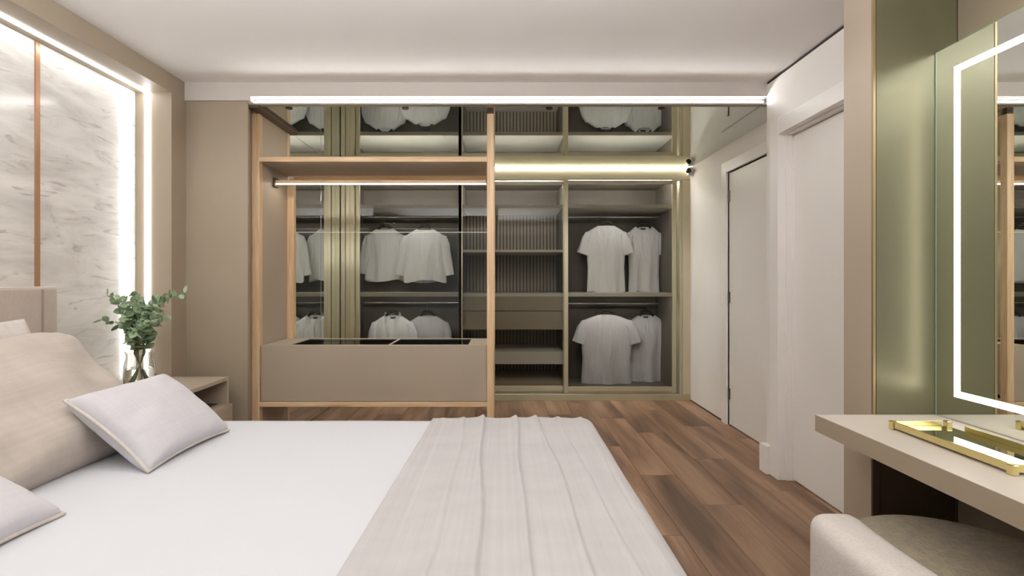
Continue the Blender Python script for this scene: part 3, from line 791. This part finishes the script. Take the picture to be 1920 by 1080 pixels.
o = pillow('cushion', 'pale lilac cushion at the bottom corner of the photo, mostly cut off', .43, .355, .13, mLilac, seed=17, wr=.008, pinch=.085, group='small lilac cushions on the bed', cat='cushion', piping=mPale)
place(o, (-1.315, 1.05, .665), (.0, 1, .0), (-.30, .0, .15))

# ------------------------------------------------------------------ nightstand, vase, eucalyptus
ns = thing('nightstand', 'taupe bedside table with open compartment beneath its top, beside the bed', 'nightstand', (-1.95, 2.66, 0))
nx0, nx1, ny0, ny1, nz = XLN+.002, -1.667, 2.36, 2.927, .614
boxes('body', [((nx0, nx1), (ny0, ny1), (nz-.02, nz)), ((nx0, nx1), (ny1-.018, ny1), (.45, nz-.02)), ((nx0, nx1), (ny0, ny0+.018), (.45, nz-.02)),
               ((nx0, nx0+.012), (ny0+.018, ny1-.018), (.45, nz-.02)), ((nx0, nx1), (ny0, ny1), (.06, .45))], mTaupe, ns, 0)
box('lining', (nx0+.013, nx1-.06), (ny0+.019, ny1-.019), (.451, .455), mBrown, ns, 0)
box('drawer', (nx1-.005, nx1+.024), (ny0+.002, ny1-.004), (.27, .452), mTaupe, ns, .002)
box('drawer', (nx1-.005, nx1+.024), (ny0+.002, ny1-.004), (.075, .262), mTaupe, ns, .002)
box('plinth', (nx0+.02, nx1-.03), (ny0+.03, ny1-.03), (0, .06), mBrown, ns, 0)
VD = 2.62
VC = Vector((P(262, VD), VD, nz))
bm = bmesh.new()
prof = [(.0, 0), (.056, 0), (.066, .006), (.072, .03), (.074, .08), (.070, .13), (.062, .165), (.062, .185), (.068, .20),
        (.065, .20), (.059, .185), (.059, .165), (.066, .13), (.070, .08), (.068, .03), (.058, .014), (.0, .014)]
n = 40; rings = []
for r_, z_ in prof[1:-1]:
    rings.append([bm.verts.new((VC.x+r_*math.cos(2*PI*k/n), VC.y+r_*math.sin(2*PI*k/n), VC.z+z_)) for k in range(n)])
loft(bm, rings, False, True)
vs = obj('vase', bm, mVase, None, smooth=True, auto=50); tag(vs, 'clear glass vase with eucalyptus on the bedside table', 'vase')
bm = bmesh.new(); lathe(bm, [(.055, .0145), (.0665, .03), (.0685, .08), (.066, .11)], VC, 40); obj('water', bm, mWater, vs, smooth=True, auto=50)
eu = thing('eucalyptus_bunch', 'bunch of round-leaved green eucalyptus stems in the glass vase', 'plant', VC+Vector((0, 0, .02)))
def leaf_mesh(l, w_):
    bm = bmesh.new(); rows = []
    for i in range(7):
        t_ = i/6; ww = w_*math.sin(PI*min(1, t_*.93+.05))**.75
        rows.append([bm.verts.new((s*ww, t_*l, .12*l*math.sin(t_*PI)*-1*.6 + abs(s)*ww*.35)) for s in (-1, -.5, 0, .5, 1)])
    for i in range(6):
        for j in range(4): bm.faces.new((rows[i][j], rows[i][j+1], rows[i+1][j+1], rows[i+1][j]))
    me = bpy.data.meshes.new('leaf'); bm.to_mesh(me); bm.free(); me.materials.append(mLeaf)
    for p in me.polygons: p.use_smooth = True
    return me
LM = [leaf_mesh(.06, .022), leaf_mesh(.05, .021), leaf_mesh(.038, .014), leaf_mesh(.045, .022)]
tips = [((192, 600), .02), ((200, 553), .03), ((222, 560), -.05), ((250, 552), .05), ((325, 552), .05), ((346, 549), -.03), ((300, 568), -.08), ((275, 570), -.06),
        ((312, 590), -.1), ((232, 585), -.1), ((285, 600), -.14), ((255, 620), -.14), ((300, 605), .02), ((240, 640), -.12), ((270, 590), .06), ((262, 575), -.02), ((290, 580), .04), ((225, 605), -.06)]
rnd = random.Random(5); R2 = random.Random(11)
eb = base_of(eu)
for (tx, ty), dy in tips:
    Dp = VD+dy*.8-.03*(tx < 230)
    tip = Vector((P(tx, Dp), Dp, Zp(ty, Dp)))
    a0 = rnd.uniform(0, 6.28); s0 = VC+Vector((.04*math.cos(a0), .04*math.sin(a0), .022))
    neck = VC+Vector((.025*math.cos(a0+PI), .025*math.sin(a0+PI), .19))
    pts = []
    ctrl = neck+Vector((0, 0, max(.03, (tip.z-neck.z)*.75)))*1
    for i in range(6): pts.append(s0.lerp(neck, i/6))
    for i in range(13):
        t_ = i/12; pts.append(neck*(1-t_)**2+ctrl*2*t_*(1-t_)+tip*t_**2)
    if tip.x < XLN+.02: continue
    bm = bmesh.new(); tube(bm, pts, [.0026]*6+[.0024-.0016*i/12 for i in range(13)], 6)
    obj('stem', bm, mStem, eu, smooth=True)
    L_ = (tip-neck).length; nl = max(3, int(L_/.022))
    for q in range(nl):
        t_ = .22+.78*q/(nl-1)
        p = neck*(1-t_)**2+ctrl*2*t_*(1-t_)+tip*t_**2
        tg = ((ctrl-neck)*(1-t_)+(tip-ctrl)*t_).normalized()
        for sd in (-1, 1):
            if t_ > .97 and sd == 1: continue
            side = tg.cross(Vector((rnd.uniform(-.5, .5), rnd.uniform(-1, 1), rnd.uniform(-.4, 1)))).normalized()*sd
            dr = (side+tg*rnd.uniform(.2, .7)).normalized()
            nr = dr.cross(Vector((rnd.uniform(-1, 1), rnd.uniform(-1, 1), rnd.uniform(-1, 1)))).normalized()
            xx = dr.cross(nr).normalized()
            big = 1.25-.55*t_
            if (p+dr*.055*big).x < XLN+.006: continue
            lo = bpy.data.objects.new('leaf', LM[R2.randrange(4)]); COL.objects.link(lo); lo.parent = eu
            m_ = Matrix((xx, dr, nr)).transposed().to_4x4() @ Matrix.Scale(big*R2.uniform(.85, 1.1), 4)
            m_.translation = p-eb; lo.matrix_local = m_

# ------------------------------------------------------------------ desk, mirror, tray, chair
KD = 1.13
def kx(a): return a*KD
def kz(z): return 1.2-(1.2-z)*KD
DT = kz(.75)
dk = thing('desk', 'pale taupe wall-mounted dressing table running below the lit mirror', 'desk', (1.45, .9, 0))
box('top', (kx(1.05)+.002, XRN-.001), (.1, YP-.012), (kz(.695), DT), mDesk, dk, .001)
box('shaded_edge', (kx(1.05), kx(1.05)+.002), (.1, YP-.012), (kz(.695), DT-.0005), mTaupeD, dk, 0)['label'] = 'front edge coloured darker taupe as shade'  # shade on the desk's front face, put into its colour
box('leg_panel', (kx(1.06), XRN-.001), (.1, .14), (0, kz(.695)), mDesk, dk, .0015)
box('modesty_panel', (XRN-.02, XRN-.001), (.14, YP-.012), (.38, kz(.695)), mDesk, dk, .001)
MX = kx(1.455)
mr = thing('vanity_mirror', 'tall frameless mirror with a lit white border standing on the dressing table', 'mirror', (MX+.02, 1.1, DT+.002))
my0, my1, mz0, mz1 = .6, YP-.014, DT+.002, kz(1.962)
mg = box('mirror_glass', (MX, MX+.006), (my0, my1), (mz0, mz1), mMirror, mr, 0)
boxes('glass_edge', [((MX-.0005, MX+.0065), (my1, my1+.0028), (mz0, mz1)), ((MX-.0005, MX+.0065), (my0, my1), (mz1, mz1+.0015))], mGreenEdge, mr, 0)
LY0, LY1, LZ0, LZ1, LW = .72, kx(1.546), kz(.826), kz(1.888), .023
boxes('light_border', [((MX-.001, MX), (LY1-LW, LY1), (LZ0, LZ1)), ((MX-.001, MX), (LY0, LY0+LW), (LZ0, LZ1)), ((MX-.001, MX), (LY0+LW, LY1-LW), (LZ1-LW, LZ1)), ((MX-.001, MX), (LY0+LW, LY1-LW), (LZ0, LZ0+LW))],
      mLedM, mr, 0)['label'] = 'white lit border'
boxes('back_case', [((MX+.02, XRN-.001), (my0+.12, my1-.10), (mz0+.1, mz1-.1))], mWhite, mr, 0)
boxes('back_light', [((MX+.03, MX+.045), (my1-.10, my1-.097), (mz0+.12, mz1-.12)), ((MX+.03, MX+.045), (my0+.14, my1-.12), (mz1-.1, mz1-.097))], mLedB, mr, 0)
# tray
TX0, TX1, TY0, TY1, TZ = kx(1.18), kx(1.345), kx(1.11), kx(1.45), DT+.0005
tr = thing('tray', 'polished gold rectangular tray with mirrored base on the dressing table', 'tray', ((TX0+TX1)/2, (TY0+TY1)/2, TZ))
box('base', (TX0, TX1), (TY0, TY1), (TZ+.007, TZ+.011), mGold, tr, 0)
box('mirror_base', (TX0+.004, TX1-.004), (TY0+.004, TY1-.004), (TZ+.011, TZ+.0125), mTrayMir, tr, 0)
for (x0, x1, y0, y1) in ((TX0-.004, TX0, TY0+.01, TY1-.01), (TX1, TX1+.004, TY0+.01, TY1-.06), (TX0+.01, TX1-.02, TY1, TY1+.004), (TX0+.01, TX1-.01, TY0-.004, TY0)):
    box('rim', (x0, x1), (y0, y1), (TZ+.007, TZ+.029), mGold, tr, .001)
for x in (TX0, TX1):
    for y in (TY0, TY1):
        bm = bmesh.new(); bx(bm, (x-.009, x+.009), (y-.009, y+.009), (TZ, TZ+.029), .003); obj('corner_foot', bm, mGold, tr)
# chair
CC = Vector((kx(1.175), kx(1.19)))
ch = thing('tub_chair', 'low round chair in pale boucle with a thick bolster back, pushed under the dressing table', 'chair', (CC.x, CC.y, 0))
SR = kx(.28); q0 = kz(.505)-.505
bm = bmesh.new()
prof = [(.15, .30), (SR-.03, .30), (SR-.008, .315), (SR, .345), (SR, .455), (SR-.008, .482), (SR-.03, .495), (SR-.09, .501), (.12, .504), (.03, .505)]
prof = [(r_, z_+q0) for r_, z_ in prof]
lathe(bm, prof, (CC.x, CC.y, 0), 64); obj('seat', bm, mBoucleShade, ch, smooth=True, auto=60)
zb_ = .30+q0
bm = bmesh.new(); lathe(bm, [(.12, .02), (.22, .02), (.23, .05), (.23, zb_-.01), (.22, zb_), (.12, zb_)], (CC.x, CC.y, 0), 48); obj('pedestal', bm, mBoucle, ch, smooth=True, auto=50)
bm = bmesh.new(); lathe(bm, [(.1, 0), (.21, 0), (.21, .02), (.1, .02)], (CC.x, CC.y, 0), 48); obj('foot_ring', bm, mBrown, ch, smooth=True, auto=50)
bm = bmesh.new(); bx(bm, (kx(.875), kx(1.022)), (kx(.955), kx(1.42)), (.03, kz(.528)), .066, 7)
bmesh.ops.subdivide_edges(bm, edges=[e for e in bm.edges if e.calc_length() > .15], cuts=8, use_grid_fill=True)
for v in bm.verts: v.co.x += .02*((v.co.y-CC.y)/.26)**2
obj('backrest', bm, mBoucle, ch, smooth=True, auto=70)
